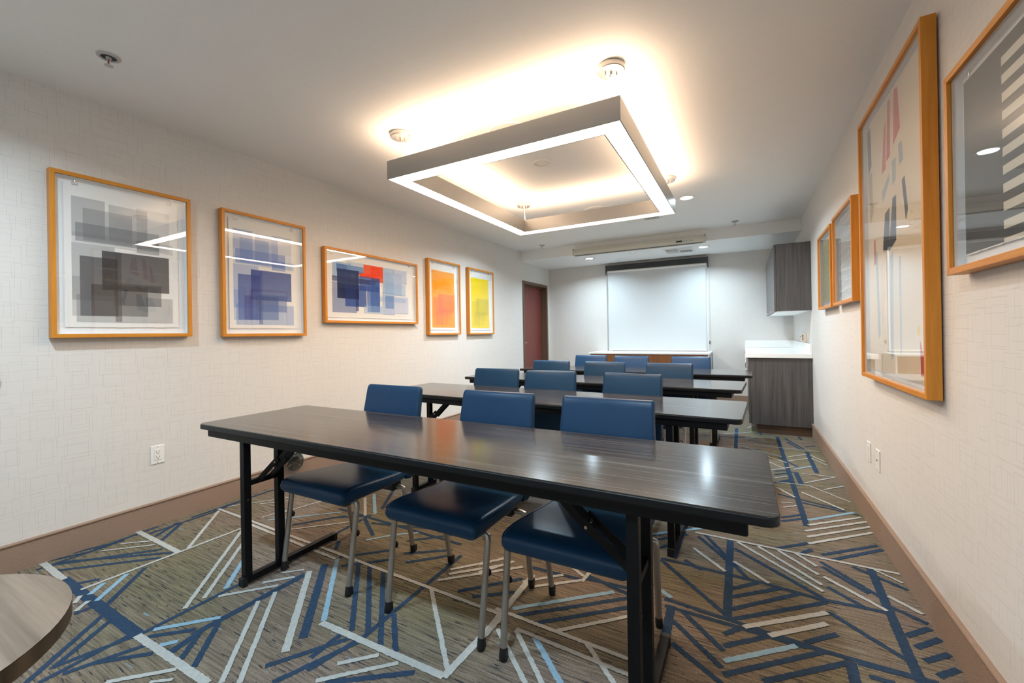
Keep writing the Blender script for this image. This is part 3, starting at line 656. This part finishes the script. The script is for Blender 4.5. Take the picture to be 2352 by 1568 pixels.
def wall_cabinet():
    x0, x1, y0, y1, z0, z1 = .300, XR - .001, 5.50, 7.30, 1.362, 2.096
    t = thing('wall_cabinet', 'dark grey wood cabinet hung high on the right wall above the countertop', 'cabinet', ((x0 + x1) / 2, (y0 + y1) / 2, z0))
    ox, oy = (x0 + x1) / 2, (y0 + y1) / 2
    L = lambda a, b, c, d: (a - ox, b - ox, c - oy, d - oy)
    MB().box(*L(.3235, x1, y0 + .019, y1), .004, z1 - z0).build('carcass', 'dark_laminate', t)
    MB().box(*L(.3235, x1, y0, y0 + .0185), 0, z1 - z0).build('end_panel', 'dark_laminate', t)
    MB().box(*L(.326, x1 - .004, y0 + .02, y1 - .004), -.004, .0035).build('underside', 'white_paint', t)
    W = (y1 - y0) / 4
    for i in range(4):
        a = y0 + i * W
        d = MB().box(*L(x0, .3215, a + .0015, a + W - .0015), -.004, z1 - z0 - .004).build('door', 'dark_laminate', t, bevel=.0015)
        yy = a + (W - .05 if i % 2 == 0 else .05) - oy
        MB().tube([(x0 - ox, yy - .03, .012), (x0 - .020 - ox, yy - .03, .010), (x0 - .020 - ox, yy + .03, .010), (x0 - ox, yy + .03, .012)], .004, 8).build('handle', 'chrome', d, True)
wall_cabinet()

def freshener():
    t = thing('air_freshener', 'small beige air freshener dispenser on the right wall under the cabinet', 'dispenser', (XR, 6.02, 1.012))
    prof = [(0, .055), (-.040, .050), (-.050, .030), (-.052, 0), (-.050, -.030), (-.040, -.050), (0, -.055)]
    MB().extr(prof, 0, .094).build('case', 'beige_plastic', t, bevel=.004)
    MB().box(-.0535, -.050, -.022, .022, .050, .066).build('blue_label', 'blue_ink', t)
    b = MB()
    for i, z in enumerate((.020, .034, .064, .072)): b.box(-.046, -.030, -.0535, -.0485, z, z + .006)
    b.build('dark_print', 'dark_ink', t)
    MB().box(-.046, -.030, -.0535, -.0485, .046, .057).build('ochre_print', 'ochre_ink', t)
freshener()

# ------------------------------------------------------------------ wall plates
def outlet():
    t = thing('wall_outlet', 'white duplex power outlet low on the left wall', 'outlet', (XL, 1.269, .440))
    MB().box(0, .006, -.036, .036, -.057, .057).build('plate', 'white_plastic', t, bevel=.003)
    MB().box(.0061, .0085, -.017, .017, -.034, .034).build('receptacle', 'white_plastic', t, bevel=.001)
    for z in (.016, -.016):
        b = MB(); b.box(.0086, .0092, -.0085, -.0065, z - .002, z + .007).box(.0086, .0092, .0065, .0085, z - .001, z + .006)
        b.lathe([(.0003, .0086), (.0028, .0086), (.0028, .0092), (.0003, .0092)], (0, 0, z - .008), 10, 'x')
        b.build('socket_slots', 'socket_dark', t)
    for z in (.048, -.048): MB().lathe([(.0003, .006), (.0025, .006), (.0025, .0068), (.0003, .007)], (0, 0, z), 8, 'x').build('screw', 'grey_ink', t)
outlet()
def switchplate(y, label, kind):
    t = thing('wall_plate', label, 'wall plate', (XR, y, .432))
    MB().box(-.006, 0, -.036, .036, -.058, .058).build('plate', 'white_plastic', t, bevel=.003)
    if kind: MB().box(-.0085, -.0061, -.017, .017, -.034, .034).build('insert', 'white_plastic', t, bevel=.001)
    for z in (.048, -.048): MB().lathe([(.0003, -.006), (.0025, -.006), (.0025, -.0068), (.0003, -.007)], (0, 0, z), 8, 'x').build('screw', 'grey_ink', t)
    if not kind: MB().lathe([(.0003, -.006), (.005, -.006), (.005, -.010), (.0003, -.010)], (0, 0, 0), 10, 'x').build('jack', 'grey_ink', t)
switchplate(3.20, 'white wall plate low on the right wall, the farther of two', 1)
switchplate(3.01, 'white wall plate low on the right wall, the nearer of two', 0)

def knob():
    t = thing('wall_fitting', 'round chrome fitting with a dark centre on the left wall at the picture edge', 'fitting', (XL, .598, 1.026))
    MB().lathe([(.0005, 0), (.014, 0), (.013, .035), (.0005, .035)], n=20, axis='x').build('stem', 'beige_plastic', t, True)
    MB().lathe([(.0005, .034), (.019, .035), (.023, .042), (.023, .050), (.019, .056), (.012, .055), (.010, .050), (.0005, .049)], n=24, axis='x').build('chrome_cap', 'chrome', t, True)
    MB().lathe([(.0005, .0495), (.0095, .0505), (.0095, .0515), (.0005, .0515)], n=20, axis='x').build('dark_centre', 'socket_dark', t)
knob()

def disc():
    c = (XL, 2.165, .155)
    t = thing('wall_disc', 'round clear plastic disc with metal hub low on the left wall above the skirting', 'disc', c)
    MB().lathe([(.0005, 0), (.014, 0), (.014, .034), (.0005, .034)], n=24, axis='x').build('mount', 'leg_metal', t, True)
    MB().lathe([(.020, .036), (.050, .040), (.068, .052), (.070, .055), (.067, .056), (.049, .045), (.020, .041)], n=36, axis='x').build('dish', 'clear_plastic', t, True)
    MB().lathe([(.067, .050), (.072, .050), (.073, .056), (.068, .058)], n=36, axis='x').build('rim', 'clear_plastic', t, True)
    MB().lathe([(.040, .043), (.044, .043), (.044, .049), (.040, .048)], n=36, axis='x').build('inner_ring', 'dark_grey_metal', t, True)
    for i in range(6):
        a = 2 * math.pi * i / 6 + .2
        MB().tube([(.046, .022 * math.cos(a), .022 * math.sin(a)), (.052, .064 * math.cos(a + .15), .064 * math.sin(a + .15))], .002, 6).build('rib', 'leg_metal', t, True)
    h_ = MB().lathe([(.0005, .034), (.022, .038), (.018, .048), (.0005, .050)], n=20, axis='x').build('hub', 'chrome', t, True)
    b = MB()
    for i in range(3):
        a = 2 * math.pi * i / 3 + .4
        b.lathe([(.0003, .044), (.0035, .044), (.0035, .050), (.0003, .051)], (0, .012 * math.cos(a), .012 * math.sin(a)), 8, 'x')
    b.build('hub_bolts', 'dark_grey_metal', h_, True)
disc()
# ------------------------------------------------------------------ framed prints
def composite(rects, paper):
    ys = sorted({round(v, 4) for r in rects for v in (r[0], r[2])}); zs = sorted({round(v, 4) for r in rects for v in (r[1], r[3])})
    out = []
    for i in range(len(ys) - 1):
        for j in range(len(zs) - 1):
            y, z = (ys[i] + ys[i + 1]) / 2, (zs[j] + zs[j + 1]) / 2; c = list(paper); hit = False
            for y0, z1, y1, z0, col, a in rects:
                if min(y0, y1) < y < max(y0, y1) and min(z0, z1) < z < max(z0, z1):
                    hit = True; c = [p * (1 - a) + q * a for p, q in zip(c, col)]
            if hit: out.append(([(ys[i], zs[j]), (ys[i + 1], zs[j]), (ys[i + 1], zs[j + 1]), (ys[i], zs[j + 1])], c))
    return out

def framed(label, side, y0, y1, z0, z1, polys, paper_rect, paper_col=(240, 239, 236), group=None, clips=True):
    X = XL if side > 0 else XR
    fr = .052; face = .021; yc = (y0 + y1) / 2
    t = thing('framed_print', label, 'framed print', (X, yc, z0), 0, group)
    hy, H = (y1 - y0) / 2, z1 - z0; s = side
    def rail(pts, grain):
        b = MB(); n = 4
        vs = [(s * d, y, z) for d in (.007, fr) for y, z in pts]
        b.add(vs, [(3, 2, 1, 0), (4, 5, 6, 7)] + [(i, (i + 1) % 4, 4 + (i + 1) % 4, 4 + i) for i in range(4)])
        b.build('frame_rail', grain, t, bevel=.0012)
    O = [(-hy, 0), (hy, 0), (hy, H), (-hy, H)]; I = [(-hy + face, face), (hy - face, face), (hy - face, H - face), (-hy + face, H - face)]
    for i in range(4):
        j = (i + 1) % 4; rail([O[i], O[j], I[j], I[i]], 'frame_wood_y' if i % 2 == 0 else 'frame_wood_z')
    def slab(d0, d1, a0, a1, b0, b1, name, mat, parent=t):
        x0_, x1_ = sorted((s * d0, s * d1)); return MB().box(x0_, x1_, a0, a1, b0, b1).build(name, mat, parent)
    slab(.003, .014, -hy + face - .004, hy - face + .004, face - .004, H - face + .004, 'mat_board', 'mat_board')
    slab(fr - .012, fr - .010, -hy + face, hy - face, face, H - face, 'glass_pane', 'picture_glass')
    sp = MB(); lo, hi = sorted((s * .0142, s * (fr - .0122))); e = face + .0002; w_ = .0025
    sp.box(lo, hi, -hy + e, -hy + e + w_, e, H - e).box(lo, hi, hy - e - w_, hy - e, e, H - e).box(lo, hi, -hy + e + w_, hy - e - w_, e, e + w_).box(lo, hi, -hy + e + w_, hy - e - w_, H - e - w_, H - e)
    sp.build('spacer', 'mat_board', t)
    # the sheet of paper, floating in front of the mat, with a slightly torn lower edge
    pa0, pa1, pz0, pz1 = [v - (yc if k < 2 else z0) for k, v in enumerate(paper_rect)]
    rnd = random.Random(int(y0 * 100)); n = 60
    low = [(pa0 + (pa1 - pa0) * i / n, pz0 + rnd.uniform(-.0015, .0015)) for i in range(n + 1)]
    pts = low + [(pa1, pz1), (pa0, pz1)]
    b = MB(); m_ = len(pts)
    b.add([(s * .0190, y, z) for y, z in pts] + [(s * .0205, y, z) for y, z in pts], [tuple(range(m_)), tuple(range(m_, 2 * m_))] + [(i, (i + 1) % m_, m_ + (i + 1) % m_, m_ + i) for i in range(m_)])
    sheet = b.build('print_sheet', 'paper', t)
    b = MB(); cols = []
    for k, (pl, c) in enumerate(polys):
        d = s * (.0208 + k * 4e-6)
        vs = [(d, y - yc, z - z0) for y, z in pl]
        b.add(vs, [tuple(range(len(vs)))]); cols.append(c)
    o = b.build('printed_image', 'ink_print', sheet, fix=False)
    ca = o.data.color_attributes.new('ink', 'FLOAT_COLOR', 'CORNER')
    li = 0
    for p, c in zip(o.data.polygons, cols):
        cc = srgb(*c)
        for _ in range(p.loop_total): ca.data[li].color = cc; li += 1
    if clips:
        for yy in (pa0 + .045, pa1 - .045):
            b = MB(); zc = pz1 + .004
            x = s * .0235
            b.tube([(x, yy - .012, zc - .012), (x, yy + .012, zc - .012), (x, yy + .011, zc + .002), (x, yy - .011, zc + .002)], .0012, 5, True)
            for q in (-.004, .004):
                b.tube([(x, yy + q * .5, zc - .004), (x, yy + q - .004, zc + .008), (x, yy + q, zc + .018), (x, yy + q + .004, zc + .008), (x, yy + q * .5 + .001, zc - .004)], .0008, 5)
            b.build('wire_clip', 'chrome', t, True)
    return t

TPL = [(.889, 1.96, 1.029, 1.74, .34, 0), (1.046, 1.949, 1.227, 1.74, .30, 0), (1.174, 1.96, 1.339, 1.708, .16, 0), (.935, 1.904, 1.153, 1.723, .30, 0),
       (.904, 1.818, 1.286, 1.715, .42, 0), (.889, 1.763, 1.358, 1.703, .16, 0), (1.174, 1.763, 1.286, 1.69, .4, 0), (.888, 1.704, 1.07, 1.388, .34, 0), (1.013, 1.677, 1.336, 1.452, .68, 1),
       (.92, 1.635, 1.083, 1.30, .55, 1), (.966, 1.481, 1.225, 1.302, .45, 1), (1.063, 1.494, 1.294, 1.365, .4, 1), (.905, 1.418, 1.353, 1.265, .34, 0), (1.07, 1.677, 1.10, 1.268, .35, 1), (.888, 1.52, .96, 1.30, .25, 0)]
def template(y0, y1, z0, z1, light, dark, base=0.0, darkboost=1.0):
    u = lambda y: y0 + (y - .80) / .65 * (y1 - y0); v = lambda z: z0 + (z - 1.178) / .902 * (z1 - z0)
    r = []
    if base:
        for a, b, c, d in ((.889, 1.955, 1.345, 1.69), (.889, 1.70, 1.355, 1.27), (.91, 1.60, 1.353, 1.265)): r.append((u(a), v(b), u(c), v(d), light, base))
    for a, b, c, d, al, k in TPL: r.append((u(a), v(b), u(c), v(d), dark if k else light, al if not k else min(.9, al * darkboost)))
    pr = (u(.859), u(1.386), v(1.237), v(2.03))
    return composite(r, (240, 239, 236)), pr
GR = 'abstract prints in golden frames on the left wall'
for lab, (a, b, c, d), li, dk, ba, db in (
        ('golden framed abstract print of overlapping grey and black rectangles', (.80, 1.45, 1.178, 2.08), (96, 100, 104), (38, 38, 42), 0, 1.0),
        ('golden framed abstract print of overlapping blue rectangles, upright', (1.64, 2.287, 1.173, 2.08), (70, 106, 186), (34, 54, 132), 0, 1.0),
        ('golden framed abstract print of overlapping orange rectangles', (3.86, 4.49, 1.163, 2.06), (250, 152, 16), (238, 96, 52), .75, .7),
        ('golden framed abstract print of overlapping yellow rectangles', (4.68, 5.32, 1.161, 2.058), (246, 212, 6), (178, 164, 34), .8, .6)):
    pl, pr = template(a, b, c, d, li, dk, ba, db); framed(lab, 1, a, b, c, d, pl, pr, group=GR)
LB, MBL, DB, RD = (150, 180, 218), (74, 112, 176), (30, 44, 92), (240, 66, 16)
F3 = [(2.569, 1.842, 2.778, 1.701, LB, .8), (2.613, 1.826, 2.923, 1.752, MBL, .8), (2.728, 1.861, 2.923, 1.779, LB, .45), (2.565, 1.66, 2.837, 1.382, (140, 152, 184), .85), (2.925, 1.858, 3.174, 1.745, RD, .8),
      (2.874, 1.768, 3.077, 1.73, RD, .9), (3.012, 1.848, 3.174, 1.70, RD, .8), (2.619, 1.783, 2.867, 1.512, DB, .82), (2.705, 1.651, 2.957, 1.442, (44, 72, 150), .75), (2.967, 1.658, 3.13, 1.397, MBL, .75),
      (2.872, 1.738, 3.13, 1.60, (44, 72, 150), .7), (2.566, 1.712, 3.074, 1.664, DB, .62), (3.009, 1.72, 3.13, 1.40, (50, 84, 160), .55), (2.827, 1.75, 2.86, 1.40, DB, .55), (2.619, 1.65, 2.867, 1.512, (20, 28, 60), .4),
      (3.177, 1.857, 3.322, 1.594, LB, .7), (3.196, 1.817, 3.446, 1.588, LB, .6), (3.328, 1.857, 3.52, 1.714, (176, 190, 220), .7), (3.193, 1.703, 3.501, 1.59, LB, .5), (3.172, 1.611, 3.337, 1.38, LB, .6),
      (3.203, 1.575, 3.542, 1.397, (190, 200, 226), .7), (3.133, 1.561, 3.508, 1.512, LB, .5), (3.203, 1.575, 3.322, 1.442, MBL, .5), (2.93, 1.46, 3.172, 1.385, LB, .5)]
framed('wide golden framed abstract print of blue rectangles with one red block', 1, 2.47, 3.672, 1.285, 1.955, composite(F3, (240, 239, 236)), (2.515, 3.61, 1.335, 1.915), group=GR)
# stray hanging wire under it
tag(MB().tube([(XL + .004, 3.64, 1.287), (XL + .012, 3.665, 1.262), (XL + .012, 3.70, 1.248), (XL + .010, 3.70, 1.240), (XL + .010, 3.67, 1.244), (XL + .004, 3.648, 1.285)], .0012, 5).build('hanging_wire', 'dark_grey_metal', None, True), 'thin loose wire poking out under the wide blue print', 'wire')

GR2 = 'abstract prints in golden frames on the right wall'
def far_small():
    y0, y1, z0, z1 = 3.93, 4.655, 1.328, 1.965
    y0, y1 = 4.03, 4.655
    pr = (y0 + .07, y1 - .06, z0 + .06, z1 - .06); pl = [([(pr[0] + .004, pr[2] + .004), (pr[1] - .004, pr[2] + .004), (pr[1] - .004, pr[3] - .004), (pr[0] + .004, pr[3] - .004)], (222, 220, 172))]
    rnd = random.Random(2); n = 9
    for i in range(n):
        y = pr[0] + .03 + (pr[1] - pr[0] - .06) * i / (n - 1); z = pr[2] + .02 + (.028 if i % 2 else 0)
        while z < pr[3] - .05:
            g = (76, 84, 104) if i >= n - 2 else (126, 140, 136)
            pl.append(([(y - .006, z), (y + .006, z), (y + .006, z + .034), (y - .006, z + .034)], g)); z += .056
    framed('golden framed print of staggered grey dashes on pale yellow, farthest on the right wall', -1, y0, y1, z0, z1, pl, pr, group=GR2)
far_small()
def mid():
    y0, y1, z0, z1 = 3.29, 3.94, 1.329, 1.978
    pr = (y0 + .05, y1 - .07, z0 + .05, z1 - .05)
    pl = [([(pr[0] + .003, pr[2] + .003), (pr[1] - .003, pr[2] + .003), (pr[1] - .003, pr[3] - .003), (pr[0] + .003, pr[3] - .003)], (186, 191, 194))]
    rnd = random.Random(9); W = (244, 245, 245)
    def seg(a, b, w):
        a, b = Vector(a), Vector(b); d = (b - a).normalized(); n = Vector((-d.y, d.x)) * w / 2
        cl = lambda p: (min(max(p.x, pr[0] + .004), pr[1] - .004), min(max(p.y, pr[2] + .004), pr[3] - .004))
        pl.append(([cl(a - n), cl(b - n), cl(b + n), cl(a + n)], W))
    z = pr[2] + .02
    while z < pr[3] - .01:
        y = pr[0]; zz = z
        while y < pr[1] - .01:
            L = rnd.uniform(.05, .16); nz = zz + rnd.uniform(-.018, .018); seg((y, zz), (min(y + L, pr[1]), nz), rnd.uniform(.003, .007))
            for _ in range(2):
                q = y + rnd.uniform(0, L); seg((min(q, pr[1] - .01), zz), (min(q + rnd.uniform(-.01, .01), pr[1] - .01), zz + rnd.uniform(.02, .05)), .003)
            y += L; zz = nz
        z += rnd.uniform(.018, .034)
    framed('golden framed print of white street-map lines on pale grey, on the right wall', -1, y0, y1, z0, z1, pl, pr, group=GR2)
mid()
def big():
    y0, y1, z0, z1 = 2.105, 3.09, .89, 2.305
    pr = (y0 + .045, y1 - .05, z0 + .045, z1 - .045)
    pl = [([(pr[0] + .003, pr[2] + .003), (pr[1] - .003, pr[2] + .003), (pr[1] - .003, pr[3] - .003), (pr[0] + .003, pr[3] - .003)], (236, 222, 198))]
    for c, p in (((206, 92, 100), [(2.552, 2.25), (2.502, 2.24), (2.473, 2.044), (2.575, 2.002)]), ((206, 96, 104), [(2.652, 2.24), (2.61, 2.235), (2.626, 1.971), (2.683, 1.966)]),
                 ((210, 110, 116), [(2.718, 2.133), (2.684, 2.17), (2.698, 1.933), (2.763, 1.928)]), ((92, 96, 124), [(3.03, 2.25), (2.963, 2.245), (2.95, 2.031), (3.015, 1.996)]), ((186, 174, 150), [(3.015, 1.996), (2.942, 2.0), (2.93, 1.771), (2.993, 1.729)]),
                 ((166, 178, 188), [(2.506, 1.981), (2.454, 1.979), (2.438, 1.892), (2.493, 1.883)]), ((84, 92, 104), [(2.464, 1.809), (2.424, 1.817), (2.388, 1.664), (2.418, 1.615)]), ((92, 98, 108), [(2.597, 1.765), (2.541, 1.768), (2.553, 1.561), (2.666, 1.525)]),
                 ((84, 90, 104), [(2.72, 1.721), (2.645, 1.734), (2.657, 1.53), (2.768, 1.548)]), ((176, 190, 196), [(2.769, 1.838), (2.644, 1.896), (2.637, 1.863), (2.754, 1.781)]), ((196, 76, 86), [(2.277, 1.11), (2.224, 1.029), (2.199, .97), (2.27, .963)]),
                 ((230, 208, 90), [(2.299, 1.163), (2.269, 1.168), (2.277, 1.12), (2.306, 1.131)]), ((178, 190, 196), [(2.599, 1.937), (2.539, 1.94), (2.545, 1.835), (2.594, 1.825)]), ((168, 180, 190), [(2.90, 1.55), (2.86, 1.56), (2.83, 1.12), (2.87, 1.10)]),
                 ((190, 84, 90), [(2.93, 1.62), (2.90, 1.63), (2.89, 1.50), (2.925, 1.49)]), ((172, 184, 192), [(2.66, 1.50), (2.60, 1.52), (2.62, 1.02), (2.66, 1.0)]), ((176, 188, 194), [(2.52, 1.48), (2.49, 1.48), (2.50, 1.05), (2.52, 1.03)])):
        pl.append((p, c))
    framed('very tall golden framed print of red and grey shards on cream, on the right wall', -1, y0, y1, z0, z1, pl, pr, group=GR2)
big()
def near():
    y0, y1, z0, z1 = .72, 1.91, 1.327, 1.97
    pr = (y0 + .05, y1 - .045, z0 + .055, z1 - .045)
    pl = [([(pr[0] + .002, pr[2] + .002), (pr[1] - .002, pr[2] + .004), (pr[1] - .004, pr[3] - .002), (pr[0] + .002, pr[3] - .002)], (92, 95, 97))]
    for i in range(11):
        a = 1.882 - .0487 * i + .0; b = max(a - .024, pr[2] + .002)
        pl.append(([(.95, a + .004), (1.64, a), (1.64, b), (.95, b)], (216, 212, 198)))
    c = (1.43, 1.612); pl.append(([(c[0] + .10 * math.cos(2 * math.pi * i / 28), c[1] + .10 * math.sin(2 * math.pi * i / 28)) for i in range(28)], (240, 122, 54)))
    framed('golden framed print of white bars on dark grey at the right picture edge', -1, y0, y1, z0, z1, pl, pr, group=GR2)
near()

# ------------------------------------------------------------------ training tables
TL, TD = 2.478, .60
def make_table():
    t = thing('training_table', 'x', 'table', (0, 0, 0))
    hx, hy = TL / 2, TD / 2
    MB().extr(rrect(hx - .003, hy - .003, .032, 6), TT - .0035, TT).build('table_top', 'table_laminate', t)
    MB().extr(rrect(hx, hy, .035, 6), TT - .026, TT - .0037).build('edge_band', 'black_edge', t, True, bevel=.003)
    b = MB(); ax, ay = hx - .065, hy - .014; th = .018
    za, zb = TT - .062, TT - .0263
    b.box(-ax, ax, -ay, -ay + th, za, zb).box(-ax, ax, ay - th, ay, za, zb).box(-ax, -ax + th, -ay + th, ay - th, za, zb).box(ax - th, ax, -ay + th, ay - th, za, zb)
    b.build('apron', 'black_steel', t, bevel=.006, seg=3)
    b = MB().box(-ax + th, ax - th, -ay + th, ay - th, TT - .030, TT - .0263).build('underside_panel', 'black_edge', t)
    for s in (-1, 1):
        x = s * .902; w = .0165
        ft = MB().box(x - .016, x + .016, -.285, .235, .012, .040).build('foot', 'black_steel', t, bevel=.002)
        for yy in (-.283, .218):
            MB().box(x - .0172, x + .0172, yy - .005, yy + .018, 0, .0412).build('foot_cap', 'black_plastic', ft, bevel=.002)
        for yy in (-.258, -.094):
            lg = MB().box(x - w, x + w, yy - w, yy + w, .0405, TT - .0305).build('leg', 'black_steel', t, bevel=.0015)
            MB().lathe([(.0003, x + w), (.005, x + w), (.004, x + w + .003), (.0003, x + w + .0035)], (0, yy, .40), 10, 'x').build('bolt', 'dark_grey_metal', lg)
        cb = MB().box(x - .010, x + .010, -.094 - .1475, -.094 - w, .462, .486).build('cross_bar', 'black_steel', t)
        br = thing('folding_brace', None, None); br.parent = t
        i = -s
        for yo in (-.028, .028):
            y = -.176 + yo
            MB().bar((x + i * .010, y, .476), (x + i * .165, y, .600), .006, .026).build('lower_link', 'black_steel', br, bevel=.002)
            MB().bar((x + i * .135, y + (.008 if yo < 0 else -.008), .562), (x + i * .275, y + (.008 if yo < 0 else -.008), .690), .006, .026).build('upper_link', 'black_steel', br, bevel=.002)
        MB().tube([(x + i * .150, -.212, .583), (x + i * .150, -.140, .583)], .005, 10).build('hinge_pin', 'leg_metal', br, True)
    return t
table0 = make_table()

# ------------------------------------------------------------------ chairs
def loft(b, stations, n=6):
    """stations: (centre y, centre z, half width, half thickness, tangent angle in the YZ plane, corner radius)"""
    rs = []
    for y, z, hw, ht, ang, r in stations:
        r = min(r, ht * .98, hw * .98); pts = rrect(hw, ht, r, n)
        ny, nz = -math.sin(ang), math.cos(ang)
        rs.append([(px, y + ny * q, z + nz * q) for px, q in pts])
    b.rings(rs)
    return rs
def make_chair():
    t = thing('stacking_chair', 'x', 'chair', (0, 0, 0))
    b = MB(); st_ = []
    for y, zt, zb, hw in ((-.246, .436, .424, .216), (-.244, .446, .412, .226), (-.236, .456, .402, .233), (-.222, .463, .397, .236), (-.198, .467, .395, .237), (-.15, .468, .397, .237), (-.07, .462, .396, .234), (.02, .454, .392, .229), (.11, .447, .388, .222), (.17, .446, .390, .216), (.200, .446, .396, .212), (.212, .440, .404, .208)):
        st_.append((y, (zt + zb) / 2, hw - .010, (zt - zb) / 2, 0, .026))
    rs = loft(b, st_)
    seat = b.build('seat', 'blue_vinyl', t, True)
    for s in (-1, 1):
        pts = []
        for (y, zc, hw, ht, _, r) in st_[2:-1]: pts.append((s * (hw - .004), y, zc + ht - .010))
        MB().tube(pts, .0022, 6).build('piping', 'vinyl_piping', seat, True)
    # backrest, curving up from behind the seat
    path = [(.196, .400), (.214, .402), (.232, .416), (.244, .440), (.252, .475), (.262, .530), (.276, .600), (.291, .680), (.306, .760), (.320, .830), (.325, .852), (.327, .864), (.328, .869)]
    hws = [.205, .212, .216, .218, .219, .217, .214, .211, .208, .206, .2055, .203, .196]
    hts = [.010, .018, .022, .024, .024, .023, .022, .021, .020, .019, .017, .012, .006]
    st2 = []
    for i, (y, z) in enumerate(path):
        a, c = path[max(i - 1, 0)], path[min(i + 1, len(path) - 1)]
        st2.append((y, z, hws[i], hts[i], math.atan2(c[1] - a[1], c[0] - a[0]), .014))
    b = MB(); loft(b, st2)
    back = b.build('backrest', 'blue_vinyl', t, True)
    for s in (-1, 1):
        pts = []
        for (y, z, hw, ht, ang, r) in st2[3:-1]: pts.append((s * (hw - .004), y - math.sin(ang) * (ht - .003) * 1.0, z + math.cos(ang) * (ht - .003)))
        MB().tube(pts, .0020, 6).build('piping', 'vinyl_piping', back, True)
    b = MB(); b.box(-.185, .185, -.195, -.140, .376, .397).box(-.165, .165, -.140, .11, .382, .394).box(-.185, .185, .110, .172, .348, .390)
    b.build('seat_bracket', 'black_plastic', t, bevel=.006)
    b = MB()
    for s in (-1, 1): b.bar((s * .15, .14, .365), (s * .15, .238, .42), .03, .012)
    b.build('back_bracket', 'black_plastic', t)
    for s in (-1, 1):
        for front in (1, 0):
            if front: top, foot, z0 = Vector((s * .236, -.166, .400)), Vector((s * .232, -.222, .014)), .402
            else: top, foot, z0 = Vector((s * .234, .140, .368)), Vector((s * .228, .208, .014)), .376
            b = MB()
            b.tube([top + Vector((-s * .055, 0, .0)), top + Vector((-s * .012, 0, 0)), top + Vector((-s * .003, 0, -.003)), top + (foot - top) * .05, foot], .0125, 12)
            lg = b.build('leg', 'leg_metal', t, True)
            d = (foot - top).normalized()
            g = MB().tube([foot - d * .030, foot - d * .004, foot + d * .006, Vector((foot.x, foot.y + (.003), .0))], [.0135, .0150, .0150, .0135], 12)
            g.box(foot.x - .008, foot.x + .008, foot.y + .008, foot.y + .022, .002, .034)
            g.build('glide', 'black_plastic', lg, True)
            if front:
                p = top + (foot - top) * .36
                MB().lathe([(.0003, 0), (.013, 0), (.016, .006), (.010, .014), (.0003, .016)], (p.x, p.y + .011, p.z), 14, 'y').build('bumper', 'black_plastic', lg, True)
    return t
chair0 = make_chair()
index_children()

TABLES = [(-1.172, 1.412, .003, 'dark wood laminate training table nearest the viewer'), (-1.235, 2.625, -.045, 'dark wood laminate training table in the second row, just behind the nearest'),
          (-1.238, 3.755, -.055, 'dark wood laminate training table in the third row from the viewer'), (-1.165, 4.84, -.025, 'dark wood laminate training table in the farthest row')]
for i, (x, y, rz, lab) in enumerate(TABLES):
    o = table0 if i == 0 else copy_tree(table0)
    o.location = (x, y, 0); o.rotation_euler = (0, 0, rz); tag(o, lab, 'table', 'rows of training tables')
ROWS = [('at the nearest table', [(-1.803, 1.857, .0), (-1.098, 1.857, .0), (-.537, 1.852, .0)]),
        ('at the second row table', [(-1.835, 3.09, .05), (-1.318, 3.03, .05), (-.688, 3.01, -.09)]),
        ('at the third row table', [(-1.805, 4.18, .02), (-1.212, 4.125, -.04), (-.602, 4.095, -.10)]),
        ('at the farthest table', [(-1.742, 5.32, .02), (-1.204, 5.22, -.02), (-.533, 5.20, .0)])]
POS = ('closest to the left wall', 'in the middle', 'closest to the right wall')
first = True
for where, sp in ROWS:
    for k, (x, y, rz) in enumerate(sp):
        o = chair0 if first else copy_tree(chair0); first = False
        o.location = (x + math.sin(rz) * .327, y - math.cos(rz) * .327, 0); o.rotation_euler = (0, 0, rz)
        tag(o, f'blue vinyl chair {where}, {POS[k]}', 'chair', 'blue chairs behind the tables')

# ------------------------------------------------------------------ round side table
def round_table():
    t = thing('round_table', 'round wooden side table cut by the lower left picture corner', 'table', (-1.518, .045, 0))
    MB().lathe([(.0005, .547), (.349, .547), (.352, .550), (.0005, .5505)], n=72).build('table_top', 'oak_round', t, True)
    MB().lathe([(.0005, .508), (.346, .508), (.352, .514), (.3525, .5475), (.0005, .5468)], n=72).build('rim', 'oak_dark', t, True)
    MB().lathe([(.0005, .012), (.030, .012), (.030, .507), (.0005, .507)], n=24).build('pedestal', 'black_steel', t, True)
    MB().lathe([(.0005, 0), (.20, 0), (.20, .008), (.19, .012), (.0005, .0125)], n=48).build('base_plate', 'black_steel', t, True)
round_table()
